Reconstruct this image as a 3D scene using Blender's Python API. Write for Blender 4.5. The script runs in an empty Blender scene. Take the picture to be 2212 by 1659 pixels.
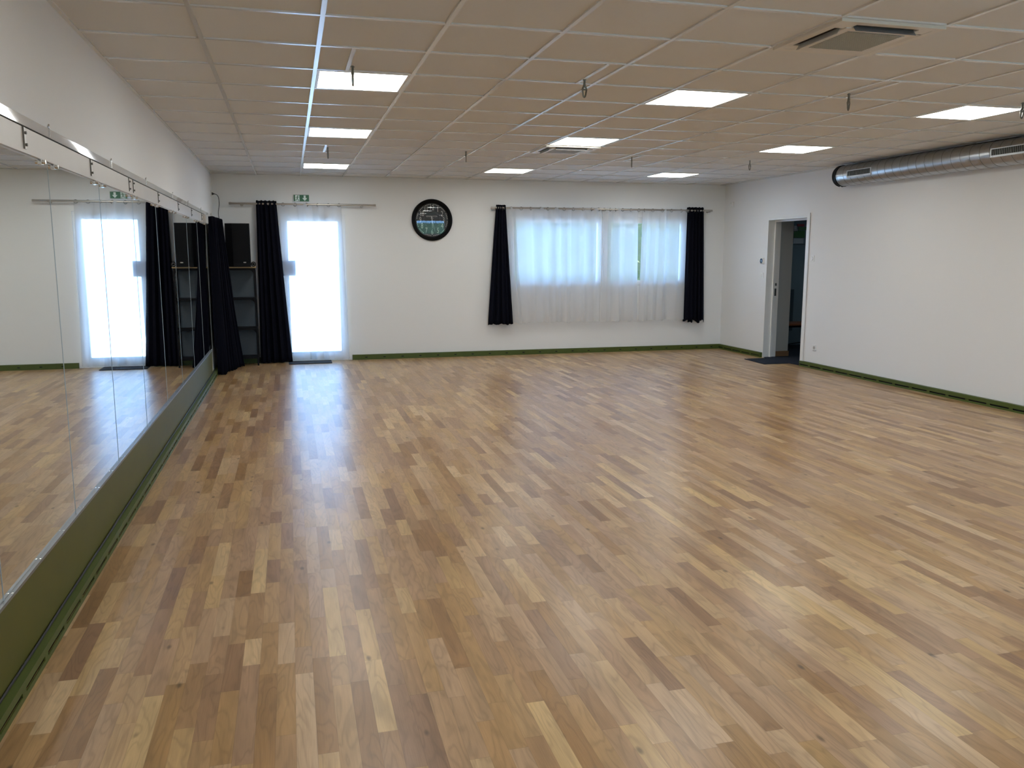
import bpy, bmesh, math, random
from mathutils import Vector, Matrix, Euler
random.seed(7)
S = bpy.context.scene
C = S.collection
PI = math.pi

# ------------------------------------------------------------------ camera
cam_d = bpy.data.cameras.new('camera')
cam = bpy.data.objects.new('camera', cam_d)
C.objects.link(cam)
YAW, PITCH, ROLL = 0.25801, 0.15238, -0.000375
F = Vector((math.sin(YAW) * math.cos(PITCH), math.cos(YAW) * math.cos(PITCH), -math.sin(PITCH)))
R0 = Vector((math.cos(YAW), -math.sin(YAW), 0))
U0 = R0.cross(F)
Rr = math.cos(ROLL) * R0 + math.sin(ROLL) * U0
Ur = -math.sin(ROLL) * R0 + math.cos(ROLL) * U0
M = Matrix((Rr, Ur, -F)).transposed().to_4x4()
M.translation = Vector((1.0, 0.0, 1.53))
cam.matrix_world = M
cam_d.sensor_width = 36.0
cam_d.lens = 1805.4 / 2212 * 36
cam_d.clip_start = 0.02
S.camera = cam

# ------------------------------------------------------------------ light + exposure
S.view_settings.view_transform = 'Standard'
S.view_settings.look = 'None'
S.view_settings.gamma = 1.0
S.view_settings.use_curve_mapping = False
S.view_settings.exposure = 0.55
SKY = 9.5
PANEL = 11.5
SUN = 12.0
w = bpy.data.worlds.new('sky')
S.world = w
w.use_nodes = True
wn, wl = w.node_tree.nodes, w.node_tree.links
bg = wn['Background']
bg.inputs[0].default_value = (0.28, 0.55, 1.0, 1)
bg.inputs[1].default_value = SKY


def portal(name, x0, x1, y, z0, z1, rx):
    l = bpy.data.lights.new(name, 'AREA')
    l.shape = 'RECTANGLE'
    l.size, l.size_y = x1 - x0, z1 - z0
    l.cycles.is_portal = True
    o = bpy.data.objects.new(name, l)
    o.location = ((x0 + x1) / 2, y, (z0 + z1) / 2)
    o.rotation_euler = (rx, 0, 0)
    C.objects.link(o)


sl = bpy.data.lights.new('sun', 'SUN')
sl.energy = SUN
sl.angle = math.radians(0.6)
sl.color = (1.0, 0.95, 0.86)
so = bpy.data.objects.new('sun', sl)
so.rotation_euler = Vector((-0.75, 0.10, -0.65)).to_track_quat('-Z', 'Y').to_euler()
so.location = (10, 5, 12)
C.objects.link(so)
RX, BY, FY, CZ = 7.9, 12.55, -1.8, 2.654      # right wall, back wall, front wall, ceiling
portal('window_daylight', 4.26, 7.25, BY + 0.16, 1.05, 2.13, -PI / 2)
portal('door_daylight', 0.87, 1.85, BY + 0.16, 0.02, 2.17, -PI / 2)
portal('front_daylight', 3.6, 7.0, FY - 0.16, 0.5, 2.12, PI / 2)

# ------------------------------------------------------------------ materials
def mat(name, col, rough=0.6, metal=0.0, spec=0.5, emit=None, es=0, coat=0.0, coatr=0.1, alpha=None):
    m = bpy.data.materials.new(name)
    m.use_nodes = True
    b = m.node_tree.nodes['Principled BSDF']
    b.inputs['Base Color'].default_value = (*col, 1)
    b.inputs['Roughness'].default_value = rough
    b.inputs['Metallic'].default_value = metal
    b.inputs['Specular IOR Level'].default_value = spec
    b.inputs['Coat Weight'].default_value = coat
    b.inputs['Coat Roughness'].default_value = coatr
    if emit:
        b.inputs['Emission Color'].default_value = (*emit, 1)
        b.inputs['Emission Strength'].default_value = es
    return m


def N(m, t, **kw):
    n = m.node_tree.nodes.new(t)
    for k, v in kw.items():
        setattr(n, k, v)
    return n


def L(m, a, b):
    m.node_tree.links.new(a, b)


def mth(m, op, a, b=None, c=None):
    n = N(m, 'ShaderNodeMath', operation=op)
    for i, v in enumerate((a, b, c)):
        if v is None:
            continue
        if isinstance(v, (int, float)):
            n.inputs[i].default_value = v
        else:
            L(m, v, n.inputs[i])
    return n.outputs[0]


def noisy(m, scale=40, amt=0.06, bump=0.0, detail=3, stretch=(1, 1, 1)):
    """gentle procedural variation of the base colour, with optional bump"""
    b = m.node_tree.nodes['Principled BSDF']
    col = tuple(b.inputs['Base Color'].default_value)
    tc = N(m, 'ShaderNodeNewGeometry')
    mp = N(m, 'ShaderNodeMapping')
    mp.inputs['Scale'].default_value = stretch
    L(m, tc.outputs['Position'], mp.inputs[0])
    n = N(m, 'ShaderNodeTexNoise')
    n.inputs['Scale'].default_value = scale
    n.inputs['Detail'].default_value = detail
    L(m, mp.outputs[0], n.inputs['Vector'])
    r = N(m, 'ShaderNodeMix', data_type='RGBA')
    r.inputs['A'].default_value = tuple(c * (1 - amt) for c in col[:3]) + (1,)
    r.inputs['B'].default_value = tuple(min(1, c * (1 + amt)) for c in col[:3]) + (1,)
    L(m, n.outputs['Fac'], r.inputs['Factor'])
    L(m, r.outputs['Result'], b.inputs['Base Color'])
    if bump:
        bp = N(m, 'ShaderNodeBump')
        bp.inputs['Strength'].default_value = bump
        bp.inputs['Distance'].default_value = 0.002
        L(m, n.outputs['Fac'], bp.inputs['Height'])
        L(m, bp.outputs[0], b.inputs['Normal'])
    return m


m_wall = noisy(mat('wall_paint', (0.82, 0.82, 0.815), 0.75, spec=0.3), 120, 0.02, 0.12)
m_tile = noisy(mat('ceiling_tile', (0.715, 0.705, 0.675), 0.95, spec=0.1), 260, 0.05, 0.2, 5)
m_grid = mat('grid_enamel', (0.76, 0.76, 0.74), 0.26, spec=1.0)
m_white = noisy(mat('white_plastic', (0.82, 0.82, 0.80), 0.35), 30, 0.02)
m_acw = noisy(mat('ivory_plastic', (0.72, 0.68, 0.61), 0.45), 30, 0.02)
m_frame = noisy(mat('white_frame', (0.82, 0.82, 0.80), 0.4), 20, 0.02)
m_green = noisy(mat('green_lacquer', (0.095, 0.094, 0.016), 0.5, spec=0.3), 6, 0.10)
m_green2 = noisy(mat('green_skirting', (0.074, 0.100, 0.020), 0.45, spec=0.3), 9, 0.14)
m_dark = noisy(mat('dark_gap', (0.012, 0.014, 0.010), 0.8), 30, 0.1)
m_blackc = noisy(mat('black_velvet', (0.0035, 0.0042, 0.010), 0.9, spec=0.12), 90, 0.3, 0.3)
m_black = noisy(mat('black_plastic', (0.004, 0.004, 0.006), 0.6, spec=.2), 60, 0.2)
m_blackg = noisy(mat('black_gloss', (0.003, 0.003, 0.004), 0.5, spec=.15), 30, 0.2)
m_steel = noisy(mat('brushed_steel', (0.50, 0.47, 0.43), 0.28, 1.0), 60, 0.08, stretch=(0.05, 1, 1))
m_chrome = noisy(mat('chrome', (0.75, 0.75, 0.74), 0.14, 1.0), 20, 0.03)
m_zinc = noisy(mat('zinc_hardware', (0.22, 0.22, 0.20), 0.38, 0.9), 80, 0.15)
m_alu = noisy(mat('aluminium_rail', (0.26, 0.275, 0.29), 0.42, 0.8), 50, 0.06, stretch=(1, 0.05, 1))
m_galv = noisy(mat('galvanised_steel', (0.44, 0.45, 0.46), 0.30, 1.0), 14, 0.16, 0.04)
m_gframe = noisy(mat('bright_galvanised', (0.62, 0.64, 0.64), 0.42, 0.7), 14, 0.1)
m_wood = noisy(mat('pale_wood', (0.42, 0.29, 0.13), 0.5), 12, 0.15, stretch=(0.2, 2, 4))
m_bench = noisy(mat('red_brown_wood', (0.30, 0.10, 0.035), 0.5), 12, 0.2, stretch=(0.3, 3, 3))
m_plinth = noisy(mat('brown_skirting', (0.22, 0.13, 0.065), 0.5), 14, 0.15, stretch=(0.3, 3, 3))
m_board = noisy(mat('satin_header_board', (0.64, 0.61, 0.57), 0.33, spec=0.6), 8, 0.03)
m_strip = noisy(mat('gloss_strip', (0.68, 0.67, 0.66), 0.07, spec=0.6, coat=0.6, coatr=0.04), 5, 0.02)
m_edge = noisy(mat('polished_edge', (0.38, 0.46, 0.50), 0.3, spec=0.8), 10, 0.03)
m_mat = noisy(mat('grey_mat', (0.045, 0.05, 0.06), 0.95, spec=0.1), 220, 0.5, 0.6)
m_carpet = noisy(mat('charcoal_carpet', (0.030, 0.035, 0.048), 0.98, spec=0.05), 300, 0.4, 0.5)
m_corr = noisy(mat('corridor_paint', (0.44, 0.47, 0.48), 0.8), 60, 0.03)
m_teal = noisy(mat('blue_grey_paint', (0.20, 0.25, 0.27), 0.8), 60, 0.03)
m_navy = noisy(mat('dark_panel', (0.045, 0.065, 0.08), 0.7), 60, 0.05)
m_signg = noisy(mat('sign_green', (0.004, 0.12, 0.045), 0.4), 30, 0.05)
m_signw = noisy(mat('sign_white', (0.72, 0.85, 0.80), 0.4), 30, 0.03)
m_face = noisy(mat('clock_face_black', (0.012, 0.014, 0.017), 0.55), 50, 0.2)
m_num = noisy(mat('clock_numeral_grey', (0.50, 0.48, 0.44), 0.6), 50, 0.08)
m_hand = noisy(mat('clock_hand_white', (0.6, 0.6, 0.58), 0.5), 50, 0.05)
m_disp = noisy(mat('dark_display', (0.01, 0.015, 0.02), 0.15), 50, 0.2)
m_red = noisy(mat('leaflet_red', (0.35, 0.03, 0.03), 0.6), 30, 0.1)
m_lgreen = noisy(mat('leaflet_green', (0.05, 0.16, 0.03), 0.6), 60, 0.5)
m_light = noisy(mat('leaflet_white', (0.5, 0.5, 0.5), 0.6), 60, 0.1)
m_terr = noisy(mat('pale_terrace', (0.78, 0.78, 0.74), 0.9), 3, 0.08)
m_facade = noisy(mat('pale_render', (0.62, 0.68, 0.72), 0.9), 2, 0.05)
m_slot = noisy(mat('louvre_dark', (0.02, 0.016, 0.012), 0.6), 60, 0.1)
m_flap = noisy(mat('louvre_flap', (0.20, 0.19, 0.19), 0.4), 60, 0.1)
m_cable = noisy(mat('black_rubber', (0.012, 0.012, 0.014), 0.5), 60, 0.1)

# mirror
m_mirror = mat('mirror_silver', (0.84, 0.87, 0.86), 0.012, 1.0)
b = m_mirror.node_tree.nodes['Principled BSDF']
tc = N(m_mirror, 'ShaderNodeNewGeometry')
n1 = N(m_mirror, 'ShaderNodeTexNoise'); n1.inputs['Scale'].default_value = 3.0; n1.inputs['Detail'].default_value = 6
L(m_mirror, tc.outputs['Position'], n1.inputs['Vector'])
mr = N(m_mirror, 'ShaderNodeMapRange')
mr.inputs['From Min'].default_value = 0.45; mr.inputs['From Max'].default_value = 0.8
mr.inputs['To Min'].default_value = 0.008; mr.inputs['To Max'].default_value = 0.03
L(m_mirror, n1.outputs['Fac'], mr.inputs[0]); L(m_mirror, mr.outputs[0], b.inputs['Roughness'])

# emitting diffuser
m_diff = mat('lit_diffuser', (0.9, 0.9, 0.88), 0.5, emit=(0.95, 0.965, 0.93), es=PANEL)
noisy(m_diff, 300, 0.01)

# glass
def glassy(name, col, rough, refl):
    m = bpy.data.materials.new(name); m.use_nodes = True
    nt = m.node_tree; nt.nodes.clear()
    out = nt.nodes.new('ShaderNodeOutputMaterial')
    tr = nt.nodes.new('ShaderNodeBsdfTransparent'); tr.inputs[0].default_value = (*col, 1)
    gl = nt.nodes.new('ShaderNodeBsdfGlossy'); gl.inputs['Roughness'].default_value = rough
    fr = nt.nodes.new('ShaderNodeFresnel'); fr.inputs['IOR'].default_value = refl
    mx = nt.nodes.new('ShaderNodeMixShader')
    nt.links.new(fr.outputs[0], mx.inputs[0]); nt.links.new(tr.outputs[0], mx.inputs[1]); nt.links.new(gl.outputs[0], mx.inputs[2])
    nt.links.new(mx.outputs[0], out.inputs[0])
    return m
m_glass = glassy('window_glass', (0.93, 0.96, 0.97), 0.0, 1.45)
m_cglass = glassy('clock_glass', (0.95, 0.97, 0.98), 0.0, 1.6)

# sheer voile
def sheer(name, open_):
    m = bpy.data.materials.new(name); m.use_nodes = True
    nt = m.node_tree; nt.nodes.clear()
    out = nt.nodes.new('ShaderNodeOutputMaterial')
    tr = nt.nodes.new('ShaderNodeBsdfTransparent'); tr.inputs[0].default_value = (1, 1, 1, 1)
    tl = nt.nodes.new('ShaderNodeBsdfTranslucent'); tl.inputs[0].default_value = (0.80, 0.82, 0.86, 1)
    df = nt.nodes.new('ShaderNodeBsdfDiffuse'); df.inputs[0].default_value = (0.86, 0.86, 0.86, 1)
    m1 = nt.nodes.new('ShaderNodeMixShader'); m1.inputs[0].default_value = 0.5
    nt.links.new(tl.outputs[0], m1.inputs[1]); nt.links.new(df.outputs[0], m1.inputs[2])
    geo = nt.nodes.new('ShaderNodeNewGeometry')
    wv = nt.nodes.new('ShaderNodeTexNoise'); wv.inputs['Scale'].default_value = 900
    nt.links.new(geo.outputs['Position'], wv.inputs['Vector'])
    # thread density seen edge-on grows with facing angle
    lw = nt.nodes.new('ShaderNodeLayerWeight'); lw.inputs['Blend'].default_value = 0.35
    mr = nt.nodes.new('ShaderNodeMapRange')
    mr.inputs['From Min'].default_value = 0.0; mr.inputs['From Max'].default_value = 1.0
    mr.inputs['To Min'].default_value = 1 - open_; mr.inputs['To Max'].default_value = 1.0
    nt.links.new(lw.outputs['Facing'], mr.inputs[0])
    ad = nt.nodes.new('ShaderNodeMath'); ad.operation = 'MULTIPLY_ADD'; ad.inputs[1].default_value = 0.08; ad.inputs[2].default_value = -0.04
    nt.links.new(wv.outputs['Fac'], ad.inputs[0])
    a2 = nt.nodes.new('ShaderNodeMath'); a2.operation = 'ADD'; a2.use_clamp = True
    nt.links.new(mr.outputs[0], a2.inputs[0]); nt.links.new(ad.outputs[0], a2.inputs[1])
    m2 = nt.nodes.new('ShaderNodeMixShader')
    nt.links.new(a2.outputs[0], m2.inputs[0]); nt.links.new(tr.outputs[0], m2.inputs[1]); nt.links.new(m1.outputs[0], m2.inputs[2])
    nt.links.new(m2.outputs[0], out.inputs[0])
    return m
m_sheer = sheer('white_voile', 0.42)

# floor parquet
m_floor = mat('strip_parquet', (0.4, 0.3, 0.2), 0.3)
def build_floor(m):
    b = m.node_tree.nodes['Principled BSDF']
    g = N(m, 'ShaderNodeNewGeometry')
    sp = N(m, 'ShaderNodeSeparateXYZ'); L(m, g.outputs['Position'], sp.inputs[0])
    W, LEN = 0.0642, 0.46
    xs = mth(m, 'DIVIDE', sp.outputs['X'], W)
    col = mth(m, 'FLOOR', xs)
    fx = mth(m, 'FRACT', xs)
    def hsh(v, seed):
        n = N(m, 'ShaderNodeTexWhiteNoise', noise_dimensions='2D')
        cb = N(m, 'ShaderNodeCombineXYZ')
        L(m, col, cb.inputs[0])
        if isinstance(v, (int, float)): cb.inputs[1].default_value = v
        else:
            L(m, mth(m, 'ADD', v, seed * 17.31), cb.inputs[1])
        L(m, cb.outputs[0], n.inputs['Vector'])
        return n
    off = mth(m, 'MULTIPLY', hsh(3.7, 0).outputs['Value'], 9.0)
    t = mth(m, 'ADD', mth(m, 'DIVIDE', mth(m, 'ADD', sp.outputs['Y'], 20.0), LEN), off)
    n_ = mth(m, 'FLOOR', t)
    f_ = mth(m, 'FRACT', t)
    j = mth(m, 'MULTIPLY', hsh(n_, 1).outputs['Value'], 0.62)
    less = mth(m, 'LESS_THAN', f_, j)
    cell = mth(m, 'SUBTRACT', n_, less)
    h1 = hsh(cell, 2)
    h2 = hsh(cell, 3)
    # seam lines
    ex = mth(m, 'MINIMUM', fx, mth(m, 'SUBTRACT', 1.0, fx))
    sx = mth(m, 'LESS_THAN', ex, 0.011)
    ey = mth(m, 'ABSOLUTE', mth(m, 'SUBTRACT', f_, j))
    sy = mth(m, 'LESS_THAN', ey, 0.0022)
    seam = mth(m, 'MAXIMUM', sx, sy)
    # board colour per strip
    ramp = N(m, 'ShaderNodeValToRGB')
    els = ramp.color_ramp.elements
    cols = [(0.0, (0.27, 0.149, 0.071)), (0.08, (0.315, 0.181, 0.089)), (0.25, (0.375, 0.226, 0.113)), (0.5, (0.415, 0.26, 0.135)), (0.75, (0.455, 0.295, 0.156)), (0.92, (0.51, 0.342, 0.183)), (1.0, (0.58, 0.405, 0.214))]
    els[0].position = 0; els[0].color = (*cols[0][1], 1)
    els[1].position = 1; els[1].color = (*cols[-1][1], 1)
    for p, c in cols[1:-1]:
        e = els.new(p); e.color = (*c, 1)
    L(m, h1.outputs['Value'], ramp.inputs[0])
    # grain coordinates: stretched along Y, shifted per strip
    cb = N(m, 'ShaderNodeCombineXYZ')
    L(m, mth(m, 'ADD', mth(m, 'MULTIPLY', sp.outputs['X'], 11.0), mth(m, 'MULTIPLY', h2.outputs['Value'], 90.0)), cb.inputs[0])
    L(m, mth(m, 'ADD', mth(m, 'MULTIPLY', sp.outputs['Y'], 1.9), mth(m, 'MULTIPLY', h1.outputs['Value'], 70.0)), cb.inputs[1])
    gn = N(m, 'ShaderNodeTexNoise'); gn.inputs['Scale'].default_value = 1.0; gn.inputs['Detail'].default_value = 2; gn.inputs['Distortion'].default_value = 0.5
    L(m, cb.outputs[0], gn.inputs['Vector'])
    rings = mth(m, 'SINE', mth(m, 'MULTIPLY', gn.outputs['Fac'], 52.0))
    rr = mth(m, 'MULTIPLY_ADD', mth(m, 'POWER', mth(m, 'MULTIPLY_ADD', rings, 0.5, 0.5), 4.0), -0.17, 1.03)
    # fine fibre
    cb2 = N(m, 'ShaderNodeCombineXYZ')
    L(m, mth(m, 'MULTIPLY', sp.outputs['X'], 260.0), cb2.inputs[0])
    L(m, mth(m, 'ADD', mth(m, 'MULTIPLY', sp.outputs['Y'], 9.0), mth(m, 'MULTIPLY', h2.outputs['Value'], 50.0)), cb2.inputs[1])
    fn = N(m, 'ShaderNodeTexNoise'); fn.inputs['Scale'].default_value = 1.0; fn.inputs['Detail'].default_value = 3
    L(m, cb2.outputs[0], fn.inputs['Vector'])
    fb = mth(m, 'MULTIPLY_ADD', fn.outputs['Fac'], 0.34, 0.83)
    # soft cloudy figure
    cn = N(m, 'ShaderNodeTexNoise'); cn.inputs['Scale'].default_value = 1.3; cn.inputs['Detail'].default_value = 4
    L(m, cb.outputs[0], cn.inputs['Vector'])
    cl = mth(m, 'MULTIPLY_ADD', cn.outputs['Fac'], 0.75, 0.60)
    # knots
    vk = N(m, 'ShaderNodeTexVoronoi'); vk.inputs['Scale'].default_value = 1.0
    cb3 = N(m, 'ShaderNodeCombineXYZ')
    L(m, mth(m, 'MULTIPLY', sp.outputs['X'], 9.0), cb3.inputs[0]); L(m, mth(m, 'MULTIPLY', sp.outputs['Y'], 4.2), cb3.inputs[1])
    L(m, cb3.outputs[0], vk.inputs['Vector'])
    kr = N(m, 'ShaderNodeMapRange'); kr.interpolation_type = 'SMOOTHSTEP'
    kr.inputs['From Min'].default_value = 0.03; kr.inputs['From Max'].default_value = 0.13
    kr.inputs['To Min'].default_value = 0.42; kr.inputs['To Max'].default_value = 1.0
    L(m, vk.outputs['Distance'], kr.inputs[0])
    sk = N(m, 'ShaderNodeSeparateColor'); L(m, vk.outputs['Color'], sk.inputs[0])
    konly = mth(m, 'MAXIMUM', kr.outputs[0], mth(m, 'LESS_THAN', 0.36, sk.outputs[0]))
    seamf = mth(m, 'MULTIPLY_ADD', seam, -0.22, 1.0)
    tot = mth(m, 'MULTIPLY', mth(m, 'MULTIPLY', mth(m, 'MULTIPLY', rr, fb), mth(m, 'MULTIPLY', cl, konly)), seamf)
    mul = N(m, 'ShaderNodeVectorMath', operation='SCALE')
    L(m, ramp.outputs[0], mul.inputs[0]); L(m, tot, mul.inputs['Scale'])
    # slight hue drift toward pink-grey on some strips
    hs = N(m, 'ShaderNodeHueSaturation'); hs.inputs['Hue'].default_value = 0.5
    L(m, mth(m, 'MULTIPLY_ADD', h2.outputs['Value'], 0.18, 0.93), hs.inputs['Saturation'])
    L(m, mth(m, 'MULTIPLY_ADD', h2.outputs['Value'], 0.008, 0.496), hs.inputs['Hue'])
    L(m, mul.outputs[0], hs.inputs['Color'])
    L(m, hs.outputs[0], b.inputs['Base Color'])
    rn = mth(m, 'MULTIPLY_ADD', cn.outputs['Fac'], 0.03, 0.278)
    L(m, rn, b.inputs['Roughness'])
    b.inputs['Specular IOR Level'].default_value = 0.36
    bp = N(m, 'ShaderNodeBump'); bp.inputs['Strength'].default_value = 0.08; bp.inputs['Distance'].default_value = 0.001
    L(m, mth(m, 'SUBTRACT', fn.outputs['Fac'], seam), bp.inputs['Height'])
    L(m, bp.outputs[0], b.inputs['Normal'])
build_floor(m_floor)

m_leaf2 = noisy(mat('sunlit_tone_leaves', (0.20, 0.30, 0.14), 0.7), 6, 0.5, 0.5, 6)  # sunlight put into the green; the sun misses this hedge's visible face
m_leaf = mat('hedge_leaves', (0.055, 0.055, 0.010), 0.7)
noisy(m_leaf, 6, 0.6, 0.6, 6)

# ------------------------------------------------------------------ mesh helpers
class MB:
    def __init__(s): s.bm = bmesh.new()
    def box(s, x0, x1, y0, y1, z0, z1, bev=0):
        r = bmesh.ops.create_cube(s.bm, size=1)
        vs = r['verts']
        for v in vs:
            v.co = Vector((x0 + (v.co.x + .5) * (x1 - x0), y0 + (v.co.y + .5) * (y1 - y0), z0 + (v.co.z + .5) * (z1 - z0)))
        if bev:
            es = list({e for v in vs for e in v.link_edges})
            bmesh.ops.bevel(s.bm, geom=es, offset=bev, segments=2, affect='EDGES', profile=0.5)
        return s
    def tube(s, pts, r, seg=10, closed=False, caps=True):
        pts = [Vector(p) for p in pts]
        n = len(pts); rings = []
        up = None
        for i, p in enumerate(pts):
            if closed: d = pts[(i + 1) % n] - pts[i - 1]
            else: d = pts[min(i + 1, n - 1)] - pts[max(i - 1, 0)]
            d.normalize()
            if up is None:
                up = Vector((0, 0, 1)) if abs(d.z) < .9 else Vector((1, 0, 0))
            a = d.cross(up)
            if a.length < 1e-4: a = d.cross(Vector((0, 1, 0)))
            a.normalize(); bb = a.cross(d).normalized()
            up = bb
            rad = r[i] if isinstance(r, (list, tuple)) else r
            rings.append([s.bm.verts.new(p + (a * math.cos(k * 2 * PI / seg) + bb * math.sin(k * 2 * PI / seg)) * rad) for k in range(seg)])
        m_ = n if closed else n - 1
        for i in range(m_):
            A, B = rings[i], rings[(i + 1) % n]
            for k in range(seg):
                s.bm.faces.new((A[k], A[(k + 1) % seg], B[(k + 1) % seg], B[k]))
        if caps and not closed:
            s.bm.faces.new(rings[0][::-1]); s.bm.faces.new(rings[-1])
        return s
    def lathe(s, prof, c, axis='y', seg=64, closed_prof=False):
        """prof: (r, h) pairs about an axis through c"""
        rings = []
        for r, h in prof:
            ring = []
            for k in range(seg):
                a = 2 * PI * k / seg
                u, v = r * math.cos(a), r * math.sin(a)
                if axis == 'y': p = (c[0] + u, c[1] + h, c[2] + v)
                elif axis == 'x': p = (c[0] + h, c[1] + u, c[2] + v)
                else: p = (c[0] + u, c[1] + v, c[2] + h)
                ring.append(s.bm.verts.new(p))
            rings.append(ring)
        for i in range(len(rings) - 1):
            for k in range(seg):
                s.bm.faces.new((rings[i][k], rings[i][(k + 1) % seg], rings[i + 1][(k + 1) % seg], rings[i + 1][k]))
        if closed_prof:
            for k in range(seg):
                s.bm.faces.new((rings[-1][k], rings[-1][(k + 1) % seg], rings[0][(k + 1) % seg], rings[0][k]))
        else:
            if prof[0][0] > 1e-5: s.bm.faces.new(rings[0])
            if prof[-1][0] > 1e-5: s.bm.faces.new(rings[-1][::-1])
        return s
    def poly(s, pts, axis, a, b_):
        """extruded polygon. pts 2D; axis 'x': pts=(y,z) from x=a to b; 'y': pts=(x,z); 'z': pts=(x,y)"""
        def P(u, v, t):
            return {'x': (t, u, v), 'y': (u, t, v), 'z': (u, v, t)}[axis]
        A = [s.bm.verts.new(P(u, v, a)) for u, v in pts]
        B = [s.bm.verts.new(P(u, v, b_)) for u, v in pts]
        s.bm.faces.new(A); s.bm.faces.new(B[::-1])
        n = len(pts)
        for i in range(n):
            s.bm.faces.new((A[i], B[i], B[(i + 1) % n], A[(i + 1) % n]))
        return s
    def build(s, name, m, parent=None, smooth=False, loc=None):
        bmesh.ops.remove_doubles(s.bm, verts=s.bm.verts, dist=1e-6)
        bmesh.ops.recalc_face_normals(s.bm, faces=s.bm.faces)
        o_ = Vector(loc) if loc is not None else (Vector(parent.location) if parent is not None else Vector((0, 0, 0)))
        pw = wloc(parent) if parent is not None else Vector((0, 0, 0))
        org = pw if parent is not None else o_
        for v in s.bm.verts: v.co -= org
        me = bpy.data.meshes.new(name)
        s.bm.to_mesh(me); s.bm.free()
        me.materials.append(m)
        if smooth:
            for p in me.polygons: p.use_smooth = True
            try: me.set_sharp_from_angle(angle=math.radians(40))
            except Exception: pass
        o = bpy.data.objects.new(name, me)
        C.objects.link(o)
        if parent is not None:
            o.parent = parent
        else:
            o.location = org
        return o


def wloc(o):
    v = Vector((0, 0, 0))
    while o is not None:
        v += Vector(o.location); o = o.parent
    return v


def tag(o, label, cat=None, group=None, kind=None):
    if label: o['label'] = label
    if cat: o['category'] = cat
    if group: o['group'] = group
    if kind: o['kind'] = kind
    return o


def thing(name, label, cat, loc, group=None):
    o = bpy.data.objects.new(name, None)
    o.empty_display_size = 0.05
    C.objects.link(o); o.location = loc
    return tag(o, label, cat, group)


def struct(name, mb, m, parent=None, label=None):
    o = mb.build(name, m, parent)
    if parent is None: o['kind'] = 'structure'
    if label: o['label'] = label
    return o


def copy_tree(o, parent=None):
    c = o.copy(); C.objects.link(c); c.parent = parent
    for ch in list(o.children): copy_tree(ch, c)
    return c

def ring_frame(mb, x0, x1, y0, y1, z0, z1, wl_, wr_, wt_, wb_):
    """upright rectangular frame in the XZ plane whose rails sit between its stiles"""
    mb.box(x0, x0 + wl_, y0, y1, z0, z1); mb.box(x1 - wr_, x1, y0, y1, z0, z1)
    mb.box(x0 + wl_, x1 - wr_, y0, y1, z1 - wt_, z1)
    if wb_: mb.box(x0 + wl_, x1 - wr_, y0, y1, z0, z0 + wb_)
    return mb


# ------------------------------------------------------------------ shell
T = 0.25
EX = 12.2   # far side of adjoining room
struct('floor', MB().box(-T, RX, FY - T, BY + T, -0.12, 0), m_floor)
struct('ceiling', MB().box(-T, RX + T, FY - T, BY + T, CZ + 0.008, CZ + 0.2), m_tile)
# grid bars
g = MB()
GX = [0.6 * k for k in range(1, 14)]
GY0 = 3.67
rows = [GY0 + 0.6 * j for j in range(-9, 15) if FY < GY0 + 0.6 * j < BY]
for x in GX: g.box(x - .012, x + .012, FY, BY, CZ, CZ + 0.02)
for y in rows: g.box(0, RX, y - .012, y + .012, CZ + 0.0006, CZ + 0.02)
# short stiffening bars beside some hangers
for x, y0 in ((1.392, 4.87), (2.888, 4.87), (4.93, 4.87), (1.417, 9.07), (4.945, 9.07)):
    g.box(x - .012, x + .012, y0, y0 + .6, CZ + 0.0003, CZ + 0.02)
# perimeter angle
g.box(0, .02, FY, BY, CZ, CZ + .02); g.box(RX - .02, RX, FY, BY, CZ, CZ + .02); g.box(0, RX, BY - .02, BY, CZ, CZ + .02)
ceil = bpy.data.objects['ceiling']
gb = g.build('ceiling_grid', m_grid, ceil)

struct('wall_left', MB().box(-T, 0, FY - T, BY + T, 0, CZ + .1), m_wall)
# back wall with openings door_1 (x .868-1.855) and window_1 (4.264-7.25, z 1.045-2.13)
DX0, DX1, DZ = 0.868, 1.855, 2.17
WX0, WX1, WZ0, WZ1 = 4.264, 7.25, 1.045, 2.13
bw = MB()
bw.box(0, DX0, BY, BY + T, 0, CZ + .1); bw.box(DX0, DX1, BY, BY + T, DZ, CZ + .1)
bw.box(DX1, WX0, BY, BY + T, 0, CZ + .1); bw.box(WX0, WX1, BY, BY + T, 0, WZ0); bw.box(WX0, WX1, BY, BY + T, WZ1, CZ + .1)
bw.box(WX1, RX, BY, BY + T, 0, CZ + .1)
struct('wall_back', bw, m_wall)
# right wall with doorway y 10.2 - 11.235, z 2.09
QY0, QY1, QZ = 10.21, 11.235, 2.085
WT = 0.2
rw = MB()
rw.box(RX, RX + WT, FY - T, QY0, 0, CZ + .1); rw.box(RX, RX + WT, QY1, BY + T, 0, CZ + .1); rw.box(RX, RX + WT, QY0, QY1, QZ, CZ + .1)
struct('wall_right', rw, m_wall)
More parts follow.
